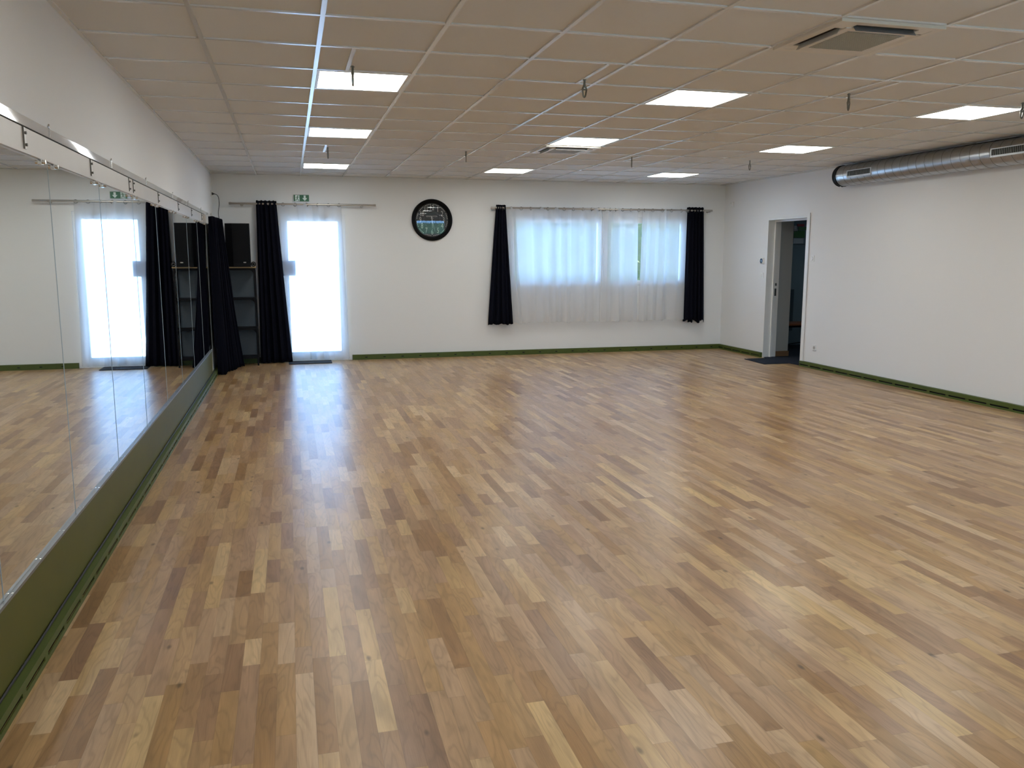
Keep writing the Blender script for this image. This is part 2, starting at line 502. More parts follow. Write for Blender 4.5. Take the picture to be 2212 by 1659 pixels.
# front wall behind the camera, with a wide glazed opening
FX0, FX1, FZ0, FZ1 = 3.6, 7.0, 0.5, 2.12
fw = MB()
fw.box(0, FX0, FY - T, FY, 0, CZ + .1); fw.box(FX1, RX, FY - T, FY, 0, CZ + .1)
fw.box(FX0, FX1, FY - T, FY, FZ1, CZ + .1); fw.box(FX0, FX1, FY - T, FY, 0, FZ0)
struct('wall_front', fw, m_wall)
wf = MB()
ring_frame(wf, FX0, FX1, FY - .16, FY - .1, FZ0, FZ1, .06, .06, .06, .06)
for x in ((FX0 * 2 + FX1) / 3, (FX0 + FX1 * 2) / 3): wf.box(x, x + .06, FY - .159, FY - .101, FZ0 + .06, FZ1 - .06)
w2 = struct('window_2', wf, m_frame)
MB().box(FX0 + .02, FX1 - .02, FY - .135, FY - .125, FZ0 + .02, FZ1 - .02).build('pane', m_glass, w2)

# ---- window_1
f = MB()
y0, y1 = BY + 0.03, BY + 0.10
ring_frame(f, WX0, WX1, y0, y1, WZ0, WZ1, .05, .05, .05, .05); f.box(5.775, 5.825, y0 + .001, y1 - .001, WZ0 + .05, WZ1 - .05)
win = struct('window_1', f, m_frame)
for (a, c) in ((4.30, 5.775), (5.825, 7.205)):
    s_ = MB(); q0, q1 = BY + .045, BY + .085
    wd = 0.055
    ring_frame(s_, a, c, q0 - .03, q1, WZ0 + .035, WZ1 - .035, wd, wd, wd, wd)
    sash = s_.build('sash', m_frame, win)
    MB().box(a + wd - .01, c - wd + .01, q0 + .01, q0 + .02, WZ0 + .08, WZ1 - .08).build('pane', m_glass, sash)
MB().box(WX0 - .0, WX1 + .0, BY - .004, BY + .03, WZ0 - .0, WZ0 + .012).build('window_sill', m_frame, win)
hb = MB().box(5.76, 5.78, BY - .012, BY + .015, 1.5, 1.53, .003).box(5.762, 5.778, BY - .03, BY - .012, 1.42, 1.53, .004)
hb.build('window_handle', m_white, win)

# ---- door_1 : glazed exit door
f = MB()
ring_frame(f, DX0, DX1, BY - .008, BY + .1, 0, DZ, .05, .05, .05, 0)
f.box(DX0 + .05, DX1 - .05, BY - .0, BY + .12, 0, .018)
door = struct('door_1', f, m_frame)
lf = MB(); a, c = DX0 + .051, DX1 - .051
ring_frame(lf, a, c, BY + .01, BY + .07, .02, DZ - .051, .075, .10, .10, .115)
leaf = lf.build('door_leaf', m_frame, door)
MB().box(a + .07, c - .09, BY + .035, BY + .045, .12, 2.03).build('pane', m_glass, leaf)
MB().box(1.469, 1.565, BY - .03, BY + .01, 2.03, 2.10, .004).build('door_closer', noisy(mat('grey_plastic', (0.35, 0.34, 0.33), .5), 30, .05), door)
MB().box(0.90, 1.087, BY - .045, BY + .01, 1.245, 1.46, .006).build('letter_box', noisy(mat('blue_grey_metal', (0.30, 0.38, 0.52), .5), 30, .05), leaf)

# ---- door_2 : open doorway in the right wall with lining frame
f = MB()
ty0, ty1, tz = QY0, QY1, QZ
f.box(RX - .006, RX + WT + .01, ty0, ty0 + .05, 0, tz); f.box(RX - .006, RX + WT + .01, ty1 - .02, ty1, 0, tz)
f.box(RX - .006, RX + WT + .01, ty0 + .05, ty1 - .02, tz - .04, tz)
f.box(RX + .10, RX + .125, ty1 - .045, ty1 - .0201, 0, tz - .0401); f.box(RX + .10, RX + .125, ty0 + .0501, ty0 + .07, 0, tz - .0401); f.box(RX + .10, RX + .125, ty0 + .07, ty1 - .045, tz - .065, tz - .0401)
f.box(RX - .016, RX - .0062, ty0 - .03, ty0 + .02, 0.0, tz + .02)
f.box(RX - .014, RX - .0062, ty0 + .02, ty1 + .008, tz - .015, tz + .02)
d2 = struct('door_2', f, m_frame)
MB().box(RX + .142, RX + .172, ty1 - .026, ty1 - .019, 0.93, 1.04, .001).box(RX + .145, RX + .17, ty1 - .032, ty1 - .025, 1.08, 1.12, .002).build('strike_plate', m_zinc, d2)

# ---- adjoining corridor (seen through the doorway)
struct('floor_corridor', MB().box(RX, EX, 8.5, 13.2, -0.12, -0.001), m_carpet)
struct('ceiling_corridor', MB().box(RX + WT, EX, 8.5, 13.2, 2.4, 2.5), m_corr)
c1 = struct('wall_corridor', MB().box(RX + WT, 8.375, 11.30, 13.2, 0, 2.4), m_corr)
MB().box(RX + WT, 8.388, 11.288, 11.30, 0, .08, .002).build('baseboard', m_plinth, c1, ).__setitem__('label', 'brown wood-look skirting')
struct('wall_corridor_back', MB().box(8.375, EX, 12.75, 12.9, 0, 2.4).box(EX, EX + .1, 8.5, 12.9, 0, 2.4).box(RX + WT, EX, 8.4, 8.5, 0, 2.4), m_teal)
tag(MB().box(8.8, 9.37, 12.715, 12.748, 0.25, 0.955, .006).build('radiator_panel', m_navy, None), 'dark flat panel mounted low on the corridor wall above the bench', 'panel')
rk = thing('leaflet_rack', 'wall rack of colourful leaflets seen at the top of the doorway', 'rack', (9.3, 12.72, 1.72))
MB().box(9.22, 9.27, 12.66, 12.748, 1.74, 2.06, .003).build('rack_side', m_navy, rk)
MB().box(9.27, 9.75, 12.73, 12.748, 1.72, 2.07, .003).build('back_panel', m_teal, rk)
for (x0, x1, z0, z1, mm) in ((9.29, 9.36, 1.97, 2.03, m_light), (9.37, 9.50, 2.02, 2.06, m_red), (9.29, 9.38, 1.93, 1.965, m_light), (9.30, 9.52, 1.83, 1.95, m_lgreen),
                             (9.29, 9.50, 1.73, 1.82, m_light), (9.40, 9.55, 1.96, 2.01, m_lgreen)):
    MB().box(x0, x1, 12.715, 12.73, z0, z1, .001).build('leaflet', mm, rk)
bn = thing('bench', 'dark-legged bench with red-brown wooden seat seen through the doorway', 'bench', (9.2, 12.2, 0))
MB().box(8.75, 9.42, 12.02, 12.45, .395, .43, .006).build('seat', m_bench, bn)
MB().box(8.75, 9.40, 12.04, 12.07, .365, .395).build('seat_rail', m_black, bn)
MB().box(8.75, 9.40, 12.41, 12.44, .365, .395).build('seat_rail', m_black, bn)
for (x, y) in ((8.78, 12.06), (8.78, 12.42), (9.385, 12.06), (9.385, 12.42)):
    MB().tube([(x, y, 0), (x, y, .38)], .012).build('leg', m_black, bn, True)
MB().tube([(8.78, 12.06, .08), (9.385, 12.42, .08)], .008).build('stretcher', m_black, bn, True)

cl_ = thing('corridor_fill', 'added dim fill panel, out of view, brightening the adjoining corridor', 'ceiling light', (10.2, 11.2, 2.4))  # added glowing panel, out of view, to lift the dark corridor
MB().box(10.0, 10.4, 11.0, 11.4, 2.385, 2.3995, .003).build('frame', m_frame, cl_)
MB().box(10.02, 10.38, 11.02, 11.38, 2.381, 2.385).build('diffuser', mat('cool_fill_glow', (.8, .85, .9), .5, emit=(0.6, 0.82, 1.0), es=9.0), cl_)
# ------------------------------------------------------------------ skirting heaters (green, slotted)
def skirt_x(name, xw, sgn, y0, y1, h, d, pitch=0.28, first=None, topx=None):
    """runs along Y on wall x = xw, protrudes sgn*d"""
    xf = xw + sgn * d
    o = MB()
    a, c = min(xf, xf - sgn * .005), max(xf, xf - sgn * .005)
    zs0, zs1 = .020, .036
    o.box(a, c, y0, y1, 0.0, zs0); o.box(a, c, y0, y1, zs1, h - .004)
    o.box(min(xw, xf), max(xw, xf), y0, y1, h - .004, h)
    y = (first if first is not None else y0) - pitch * 60
    while y < y1:
        p, q = max(y - .022, y0), min(y + .022, y1)
        if q > p: o.box(a, c, p, q, zs0, zs1)
        y += pitch
    e0, e1 = min(xw, xf - sgn * .005), max(xw, xf - sgn * .005)
    o.box(e0, e1, y0, y0 + .003, 0, h - .004); o.box(e0, e1, y1 - .003, y1, 0, h - .004)
    s_ = struct(name, o, m_green2)
    bx0 = xw + sgn * .012; bx1 = xw + sgn * (d - .018)
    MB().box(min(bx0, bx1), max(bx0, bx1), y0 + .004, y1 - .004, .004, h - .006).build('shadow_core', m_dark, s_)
    return s_
def skirt_y(name, x0, x1, h, d, pitch=0.27):
    yf = BY - d
    o = MB()
    zs0, zs1 = .026, .042
    o.box(x0, x1, yf, yf + .005, 0, zs0); o.box(x0, x1, yf, yf + .005, zs1, h - .004); o.box(x0, x1, yf, BY, h - .004, h)
    o.box(x0, x0 + .003, yf + .005, BY, 0, h - .004)
    x = x0 + .2; prev = x0
    while x < x1 + pitch:
        o.box(prev, min(x - .018, x1), yf, yf + .005, zs0, zs1)
        prev = x + .018
        if prev >= x1: break
        x += pitch
    s_ = struct(name, o, m_green2)
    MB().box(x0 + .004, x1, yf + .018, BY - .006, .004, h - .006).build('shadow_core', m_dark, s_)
skirt_x('baseboard_right', RX, -1, FY, QY0 + .005, .075, .042, .28, first=10.26)
skirt_x('baseboard_right_2', RX, -1, QY1 + .002, BY - .0, .075, .042, .28)
skirt_y('baseboard_back', DX1 + .004, RX - .0425, .075, .036)
skirt_y('baseboard_back_2', .06, DX0 - .004, .075, .036)
skirt_x('baseboard_left', 0, 1, FY, 11.95, .066, .052, .2785, first=3.055)
# cable lying in the gap on the left ledge
cab = MB().tube([(0.0195 + 0.0015 * math.sin(i * 1.7) * math.sin(i * .37), FY + .1 + i * .22, .0715) for i in range(60)], .0052, 8)
tag(cab.build('ledge_cable', m_cable, None, True), 'thin black cable lying along the green ledge below the mirrors', 'cable')

# plinth panels under the mirrors
pl = thing('mirror_plinth', 'long dark green upstand panel below the row of mirrors', 'panel', (0, FY, .066))
MB().poly([(.0005, .067), (.0125, .067), (.0178, .352), (.0005, .352)], 'y', FY + .002, 11.08).build('panel', m_green, pl)
ral = MB().box(.0005, .0195, FY + .002, 11.08, .3522, .3580).box(.0180, .0195, FY + .002, 11.08, .346, .3522)
rl = ral.build('rail', m_alu, pl); rl['label'] = 'brushed aluminium rail along the top'
for i in range(40):
    y = 2.1 + .35 * i
    if y < 11: MB().lathe([(0, .0006), (.0042, .0003), (.0042, 0)], (.0135, y, .3580), 'z', 10).build('screw', m_chrome, rl)

# ------------------------------------------------------------------ mirrors
MW = 1.02
def make_mirror(y0, y1, label, first):
    t = thing('wall_mirror', label, 'mirror', (0.0, y0, .359), 'tall mirror panels along the left wall')
    MB().box(.001, .006, y0 + .0035, y1 - .0005, .3592, 1.922).build('mirror_glass', m_mirror, t)
    MB().box(.001, .0074, y0 + .0004, y0 + .0034, .3592, 1.922).build('edge_strip', m_edge, t)
    for yc in (y0 + .10, y1 - .10):
        cl = MB().box(.0, .014, yc - .016, yc + .016, 1.908, 1.930, .002).build('clip', m_chrome, t)
        MB().tube([(.013, yc, 1.920), (.026, yc, 1.920)], .0085, 12).build('clip_screw', m_chrome, cl, True)
    return t
names = ['mirror panel well outside the left picture edge, beside the camera', 'mirror panel just outside the left edge of the picture',
         'nearest wall mirror panel in view, at the left picture edge', 'second mirror panel from the camera, reflecting the bare wall beside the sheer door',
         'third mirror panel from the camera, reflecting the glowing door sheer and the exit sign', 'fourth mirror panel from the camera, reflecting the door sheer meeting dark curtain',
         'fifth mirror panel from the camera, full of dark blue curtain', 'sixth mirror panel from the camera, reflecting curtain edge and shelf',
         'seventh mirror panel from the camera, reflecting the speaker', 'farthest narrow-looking mirror panel beside the bunched corner curtain']
for i in range(10):
    y0 = 1.02 + .02 + MW * i
    make_mirror(y0, y0 + MW, names[i], False)

# header board above the mirrors
hd = thing('header_board', 'long white satin board running above the mirrors with metal brackets', 'board', (0, FY, 1.925))
MB().box(.0005, .012, FY + .002, 11.90, 1.9305, 2.031, .001).build('board', m_board, hd)
MB().box(.0005, .0135, FY + .002, 12.1, 2.031, 2.0365).build('shadow_joint', m_dark, hd)
MB().box(.0125, .045, 10.95, 11.25, 1.925, 2.030, .004).build('end_cover', m_board, hd)
for yb in (2.7, 3.77, 4.93, 6.03, 6.18, 7.30, 8.55, 9.67, 10.76):
    br = MB().box(.012, .0155, yb - .016, yb + .016, 1.945, 2.030, .001).build('bracket', m_white, hd)
    MB().box(.012, .0180, yb - .0178, yb - .0165, 1.945, 2.030).build('bracket_flange', m_zinc, br)
    for zb_ in (2.008, 1.962): MB().tube([(.015, yb, zb_), (.023, yb, zb_)], .006, 12).build('bolt', m_zinc, br, True)
# glossy strip above it, slightly bowed
st = thing('gloss_strip', 'glossy clear strip above the header board catching the ceiling lights', 'strip', (0, FY, 2.037))
bmv = MB(); prof = []
K = 8
for k in range(K + 1):
    u = k / K
    z = 2.0368 + .038 * u
    x = .0125 + 0.0006 * u + 0.0009 * u * u
    prof.append((x, z))
pts = [(0.0105, 2.0368)] + prof + [(0.0105, 2.0748)]
A = [bmv.bm.verts.new((x, FY + .002, z)) for x, z in pts]; B = [bmv.bm.verts.new((x, 12.3, z)) for x, z in pts]
n = len(pts)
bmv.bm.faces.new(A); bmv.bm.faces.new(B[::-1])
for i in range(n): bmv.bm.faces.new((A[i], B[i], B[(i + 1) % n], A[(i + 1) % n]))
bmv.box(.0005, .011, FY + .002, 12.3, 2.0368, 2.0748)
bmv.build('strip_body', m_strip, st, True)
for yb in (2.8, 4.142, 5.472, 6.716, 8.177, 9.384, 10.699, 12.045):
    MB().box(.0005, .018, yb - .012, yb + .012, 2.0755, 2.079).tube([(.012, yb, 2.078), (.014, yb - .01, 2.086), (.02, yb - .02, 2.089)], .004, 8).tube([(.016, yb, 2.04), (.0165, yb, 2.079)], .0022, 8).build('hook', m_chrome, st, True)

# ------------------------------------------------------------------ curtains
def cloth(name, m, label, cat, xl, xr, zt, zb, yc, folds, amp, parent=None, group=None, seed=1, nx=220, nz=30, thick=0.0015, ybot=0.0, hem=0.0, sharp=0.0, loc=None, axis='x', toplift=0.0):
    """xl(t), xr(t): edges for t = 0 at the top .. 1 at the hem"""
    rnd = random.Random(seed)
    ph = [rnd.uniform(0, 6.28) for _ in range(8)]
    widths = [rnd.uniform(.6, 1.4) for _ in range(folds)]
    tot = sum(widths); cum = [0]
    for q in widths: cum.append(cum[-1] + q / tot)
    bm = bmesh.new()
    grid = []
    for j in range(nz + 1):
        t = j / nz
        row = []
        for i in range(nx + 1):
            s = i / nx
            k = 0
            while k < folds - 1 and s > cum[k + 1]: k += 1
            local = (s - cum[k]) / (cum[k + 1] - cum[k])
            phase = 2 * PI * (k + local)
            wob = 0.35 * math.sin(2 * PI * s * 1.7 + ph[0] + t * 1.3) * t
            c_ = math.cos(phase + wob)
            if sharp: c_ = math.copysign(abs(c_) ** (1 - sharp), c_)
            a = amp * (0.75 + 0.35 * math.sin(ph[1] + s * 9)) * (1 + .5 * t)
            off = a * c_ + 0.012 * math.sin(ph[2] + s * 5 + t * 2) * t
            side = 0.18 * amp * math.sin(2 * phase + ph[3])
            u = xl(t) + (xr(t) - xl(t)) * s + side
            z = zt + (zb - zt) * t
            if j == nz and hem: z += hem * math.sin(ph[4] + s * 17) * .6 + hem * math.sin(ph[5] + s * 41) * .4
            if j == 0 and toplift: z += toplift * max(0, math.sin(ph[6] + s * 2 * PI * folds))
            y = yc - ybot * t + off
            row.append(bm.verts.new((u, y, z) if axis == 'x' else (y, u, z)))
        grid.append(row)
    for j in range(nz):
        for i in range(nx):
            bm.faces.new((grid[j][i], grid[j][i + 1], grid[j + 1][i + 1], grid[j + 1][i]))
    if thick:
        pass
    o_ = MB(); o_.bm.free(); o_.bm = bm
    pr = parent
    o = o_.build(name, m, pr, True, loc=loc)
    if thick:
        md = o.modifiers.new('cloth', 'SOLIDIFY'); md.thickness = thick; md.offset = 0
    if label: tag(o, label, cat, group)
    return o

def lin(a, b, p=1.0):
    return lambda t: a + (b - a) * (t ** p)

RY = BY - 0.10   # rod centre
def rod(name, label, x0, x1, z, brk, joint=None):
    t = thing(name, label, 'curtain rod', ((x0 + x1) / 2, RY, z), 'steel curtain rods on the far wall')
    MB().tube([(x0, RY, z), (x1, RY, z)], .0135, 20).build('pole', m_steel, t, True)
    MB().tube([(x0 - .002, RY, z), (x0 + .03, RY, z)], .0155, 20).build('end_cap', m_steel, t, True)
    MB().tube([(x1 - .03, RY, z), (x1 + .002, RY, z)], .0155, 20).build('end_cap', m_steel, t, True)
    for bx in brk:
        MB().tube([(bx, BY - .001, z - .012), (bx, RY, z - .016), (bx, RY - .016, z - .01)], .010, 12).lathe([(.0, -.006), (.022, -.006), (.022, -.0005), (0, -.0005)], (bx, BY, z - .012), 'y', 20).build('rod_bracket', m_steel, t, True)
    if joint: MB().tube([(joint - .012, RY, z), (joint + .012, RY, z)], .0155, 20).build('joint', m_steel, t, True)
rod('curtain_rod', 'shorter brushed steel curtain rod above the glazed exit door', .224, 2.243, 2.250, (.388, 2.051))
rod('curtain_rod', 'longer brushed steel curtain rod above the wide window', 3.965, 7.62, 2.243, (4.0, 5.76, 7.585), 5.786)

def rings(parent, xs, z, m=m_zinc):
    for x in xs:
        ring = []
        tilt = random.Random(int(x * 1000)).uniform(-.6, .9)
        for k in range(20):
            a = 2 * PI * k / 20
            ring.append((x + .023 * math.cos(a) * math.cos(tilt), RY + .023 * math.cos(a) * math.sin(tilt), z - .006 + .023 * math.sin(a)))
        MB().tube(ring, .0038, 8, closed=True).build('ring', m, parent, True)

# black curtain left of the door
blk_g = 'black eyelet curtains on the far wall rods'
c_ = thing('blackout_curtain', 'full-length black curtain hanging left of the bright glazed door', 'curtain', (.72, RY, 0), blk_g)
cloth('fabric', m_blackc, None, None, lin(.588, .557), lin(.862, 1.000, 1.1), 2.290, .012, RY - .012, 5, .026, parent=c_, seed=3, ybot=.035, toplift=.008, nx=260)
rings(c_, (.625, .70, .77, .83), 2.250)
c_ = thing('blackout_curtain', 'short black curtain at the left end of the window rod, flaring at its hem', 'curtain', (4.1, RY, .48), blk_g)
cloth('fabric', m_blackc, None, None, lin(4.044, 3.912, .9), lin(4.188, 4.315), 2.283, .486, RY, 5, .026, parent=c_, seed=5, hem=.012, toplift=.006)
rings(c_, (4.06, 4.10, 4.14, 4.18), 2.243)
c_ = thing('blackout_curtain', 'short black curtain at the right end of the window rod, beside the corner', 'curtain', (7.36, RY, .47), blk_g)
cloth('fabric', m_blackc, None, None, lin(7.195, 7.185), lin(7.479, 7.555), 2.290, .468, RY, 5, .028, parent=c_, seed=9, hem=.03, toplift=.006)
rings(c_, (7.21, 7.30, 7.39, 7.46), 2.243)

# bunched corner curtain at the end of the mirrors
def corner_curtain():
    t = thing('corner_curtain', 'bunched black velvet curtain filling the corner at the end of the mirrors', 'curtain', (.15, 11.8, 0))
    bm = bmesh.new(); nx, nz = 420, 36; rows_ = []
    folds = 12
    for j in range(nz + 1):
        u = j / nz; row = []
        for i in range(nx + 1):
            s = i / nx
            y = 11.285 + (12.08 - 11.285) * s + (.09 * s - .02) * u
            xc = .075 + .045 * s + (.015 + .17 * s ** 1.3) * u ** 1.25
            am = (.048 + .02 * u) * (.7 + .3 * math.sin(s * 13 + 1))
            ph = 2 * PI * folds * (s + .012 * math.sin(7 * s + 3 * u))
            x = xc + am * math.sin(ph)
            y += .012 * math.sin(2 * ph)
            x = max(x, .034 if u < .82 else .058)
            z = 2.012 - 2.0 * u + (0.010 * math.sin(ph * 2 + 1) if j == 0 else 0)
            row.append(bm.verts.new((x, y, z)))
        rows_.append(row)
    for j in range(nz):
        for i in range(nx):
            bm.faces.new((rows_[j][i], rows_[j][i + 1], rows_[j + 1][i + 1], rows_[j + 1][i]))
    q = MB(); q.bm.free(); q.bm = bm
    o = q.build('fabric', m_blackc, t, True)
    md = o.modifiers.new('cloth', 'SOLIDIFY'); md.thickness = .002
    MB().tube([(.10, 11.42, 1.985), (.10, 12.15, 1.985)], .008, 12).tube([(.001, 12.13, 1.985), (.10, 12.13, 1.985)], .007, 10).build('hanging_rail', m_zinc, t, True)
corner_curtain()

# sheers
shg = 'white voile curtains'
SY = RY
c_ = thing('sheer_curtain', 'full-length white voile curtain glowing over the glazed exit door', 'sheer curtain', (1.35, SY, 0), shg)
cloth('fabric', m_sheer, None, None, lin(.868, 1.005, 1.1), lin(1.752, 1.812, 1.0), 2.262, .03, SY + .008, 4, .024, parent=c_, seed=21, ybot=.0, nx=360, nz=24, thick=0, hem=.004)
rings(c_, (.948, 1.113, 1.272, 1.426, 1.574, 1.723), 2.250)
specs = [(4.192, 4.325, 4.884, 4.912, 3, 31, 'leftmost white voile panel over the window, beside the left black curtain', (4.276, 4.43, 4.583, 4.739, 4.854)),
         (4.874, 4.905, 5.752, 5.745, 4, 37, 'second voile panel from the left over the left window sash', (4.98, 5.114, 5.264, 5.422, 5.56, 5.675)),
         (5.758, 5.75, 6.352, 6.378, 3, 43, 'third voile panel from the left, ending at the narrow gap in the sheers', (5.771, 5.87, 5.96, 6.078, 6.217, 6.35)),
         (6.423, 6.392, 7.19, 7.18, 4, 47, 'rightmost white voile panel, between the narrow gap and the right black curtain', (6.445, 6.588, 6.75, 6.91, 7.075, 7.18))]
for (a0, a1, b0, b1, nf, sd, lb, rg) in specs:
    c_ = thing('sheer_curtain', lb, 'sheer curtain', ((a0 + b0) / 2, SY, .5), shg)
    cloth('fabric', m_sheer, None, None, lin(a0, a1), lin(b0, b1), 2.258, .500, SY + .008, nf, .024, parent=c_, seed=sd, nx=300, nz=24, thick=0, hem=.012)
    rings(c_, rg, 2.243)

# ------------------------------------------------------------------ shelf, speaker and friends in the corner
sh = thing('shelf_unit', 'dark metal shelf rack with a pale wood top standing behind the curtains', 'shelf', (.35, 12.3, 0))
SX0, SX1, SY0, SY1 = .095, .540, 12.20, 12.51
MB().box(SX0 - .005, SX1 + .01, SY0, SY1, 1.362, 1.380, .002).build('top_board', m_wood, sh)
for zz in (1.335, .925, .508, .10):
    MB().box(SX0, SX1, SY0 + .01, SY1 - .01, zz, zz + .026, .003).build('shelf', m_black, sh)
MB().box(SX0 + .012, SX1 - .005, SY1 - .008, SY1 - .003, .12, 1.345).build('back_panel', noisy(mat('shade_panel', (0.085, 0.105, 0.125), .7), 30, .06), sh)  # added sheet; its dark tone stands in for shade behind the openings
for (x, y) in ((SX0 + .006, SY0 + .02), (SX1 - .012, SY0 + .02), (SX0 + .006, SY1 - .03), (SX1 - .012, SY1 - .03)):
    MB().box(x - .011, x + .011, y - .011, y + .011, 0, 1.36, .002).build('post', m_black, sh)
for zz in (1.335, .925, .508):
    for sx, dx in ((SX1 - .023, -1), (SX0 + .017, 1)):
        p = [(sx, zz), (sx, zz - .065)]
        for k in range(7):
            a = k / 6 * PI / 2
            p.append((sx + dx * .065 * (1 - math.cos(a)), zz - .065 + .065 * math.sin(a)))
        p = [(sx, zz + .001)] + p[1:] + [(sx + dx * .066, zz + .001)]
        MB().poly(p, 'y', SY0 + .012, SY0 + .030).build('corner_gusset', m_black, sh)

sp = thing('loudspeaker', 'large black loudspeaker standing on the wood-topped shelf rack', 'loudspeaker', (.33, 12.3, 1.38))
# cabinet: trapezoid plan with angled sides
MB().poly([(.168, 12.22), (.262, 12.165), (.488, 12.175), (.488, 12.30), (.42, 12.48), (.24, 12.48)], 'z', 1.381, 1.968).build('cabinet', m_black, sp)
MB().poly([(.272, 12.160), (.48, 12.169), (.48, 12.176), (.272, 12.167)], 'z', 1.44, 1.955).build('grille', m_blackg, sp)
lg = MB().box(.395, .430, 12.155, 12.170, 1.432, 1.446, .001).build('badge', m_num, sp); lg['label'] = 'small grey maker badge'
rg_ = thing('round_device', 'small black round device with a silver ring on the shelf end beside the loudspeaker', 'device', (.525, 12.2, 1.38))
MB().lathe([(0, -.018), (.030, -.018), (.034, -.012), (.034, .018), (0, .02)], (.522, 12.20, 1.4155), 'y', 32).build('body', m_blackg, rg_, True)
MB().tube([(.522 + .019 * math.cos(k * PI / 12), 12.181, 1.4155 + .019 * math.sin(k * PI / 12)) for k in range(24)], .0024, 8, closed=True).build('silver_ring', m_chrome, rg_, True)

# wall socket with plug and cable (left corner)
def socket(label, x, y, z, nx, plug=False):
    t = thing('wall_socket', label, 'socket', (x, y, z))
    x1 = x + nx * .010
    MB().box(min(x, x1), max(x, x1), y - .041, y + .041, z - .041, z + .041, .003).build('plate', m_white, t)
    MB().lathe([(.020, nx * .0100), (.020, nx * .0106), (.0225, nx * .0106), (.0225, nx * .0100)], (x, y, z), 'x', 32, True).build('socket_ring', m_flap, t, True)
    MB().lathe([(0, nx * .0101), (.0195, nx * .0101), (.0195, nx * .0104), (0, nx * .0104)], (x, y, z), 'x', 24).build('recess', m_num, t)
    for dy in (-.009, .009):
        MB().tube([(x + nx * .010, y + dy, z), (x + nx * .0108, y + dy, z)], .003, 8).build('socket_hole', m_dark, t)
    return t
socket('white wall socket high in the left corner holding a black plug', 0, 12.40, 2.372, 1)
pc = thing('speaker_cable', 'black plug and drooping power cable running down behind the corner curtain', 'cable', (.02, 12.40, 2.372))
MB().tube([(.0112, 12.40, 2.372), (.020, 12.40, 2.372), (.032, 12.40, 2.371), (.045, 12.39, 2.369)], [.019, .017, .010, .0055], 14).build('plug', m_cable, pc, True)
cp = [(.045, 12.39, 2.369), (.07, 12.375, 2.362), (.093, 12.36, 2.335), (.103, 12.35, 2.29), (.105, 12.34, 2.23), (.098, 12.335, 2.18), (.090, 12.33, 2.13), (.088, 12.33, 2.08), (.098, 12.33, 2.02), (.12, 12.33, 1.90), (.17, 12.36, 1.6), (.20, 12.45, 1.50)]
sm = []
for i in range(len(cp) - 1):
    p0 = Vector(cp[max(i - 1, 0)]); p1 = Vector(cp[i]); p2 = Vector(cp[i + 1]); p3 = Vector(cp[min(i + 2, len(cp) - 1)])
    for k in range(5):
        t = k / 5
        sm.append(.5 * ((2 * p1) + (-p0 + p2) * t + (2 * p0 - 5 * p1 + 4 * p2 - p3) * t * t + (-p0 + 3 * p1 - 3 * p2 + p3) * t ** 3))
MB().tube(sm, .0042, 8).build('lead', m_cable, pc, True)

# ------------------------------------------------------------------ exit sign
def exit_sign():
    x0, x1, z0, z1 = 1.093, 1.317, 2.290, 2.390
    t = thing('exit_sign', 'green and white emergency exit sign above the glazed door', 'sign', ((x0 + x1) / 2, BY, z0))
    MB().box(x0, x1, BY - .030, BY, z0, z1, .002).build('housing', m_white, t)
    yf = BY - .0305
    MB().box(x0 + .006, x1 - .006, yf - .001, yf, z0 + .005, z1 - .004).build('green_panel', m_signg, t)
    y2, y3 = yf - .002, yf - .001
    MB().box(x0 + .026, x0 + .086, y2, y3, z0 + .008, z1 - .010).build('white_doorway', m_signw, t)
    y4 = yf - .003
    man = MB()
    cx, cz = x0 + .056, z0 + .05
    def limb(pts, wd):
        for (a, b) in zip(pts[:-1], pts[1:]):
            a = Vector((cx + a[0], 0, cz + a[1])); b_ = Vector((cx + b[0], 0, cz + b[1]))
            d = (b_ - a).normalized(); nn = Vector((-d.z, 0, d.x)) * wd
            q = [a + nn - d * wd * .6, b_ + nn + d * wd * .6, b_ - nn + d * wd * .6, a - nn - d * wd * .6]
            man.poly([(v.x, v.z) for v in q], 'y', y4, y2)
    limb([(.004, .020), (-.002, -.004)], .0065)
    limb([(.004, .018), (.018, .010), (.026, .014)], .0025)
    limb([(.002, .018), (-.014, .014), (-.020, .004)], .0025)
    limb([(-.002, -.005), (.010, -.018), (.018, -.038)], .0035)
    limb([(-.003, -.005), (-.008, -.026), (-.026, -.028)], .0035)
    man.lathe([(0, -.001), (.0065, -.001), (.0065, 0), (0, 0)], (cx + .008, y2, cz + .032), 'y', 16)
    man.build('running_figure', m_signg, t)
    # broad arrow pointing down
    ax = x0 + .158
    pts = [(-.014, .038), (.014, .038), (.014, .002), (.034, .002), (.0, -.038), (-.034, .002), (-.014, .002)]
    MB().poly([(ax + a, cz + b - .001) for a, b in pts], 'y', y2, y3).build('down_arrow', m_signw, t)
exit_sign()

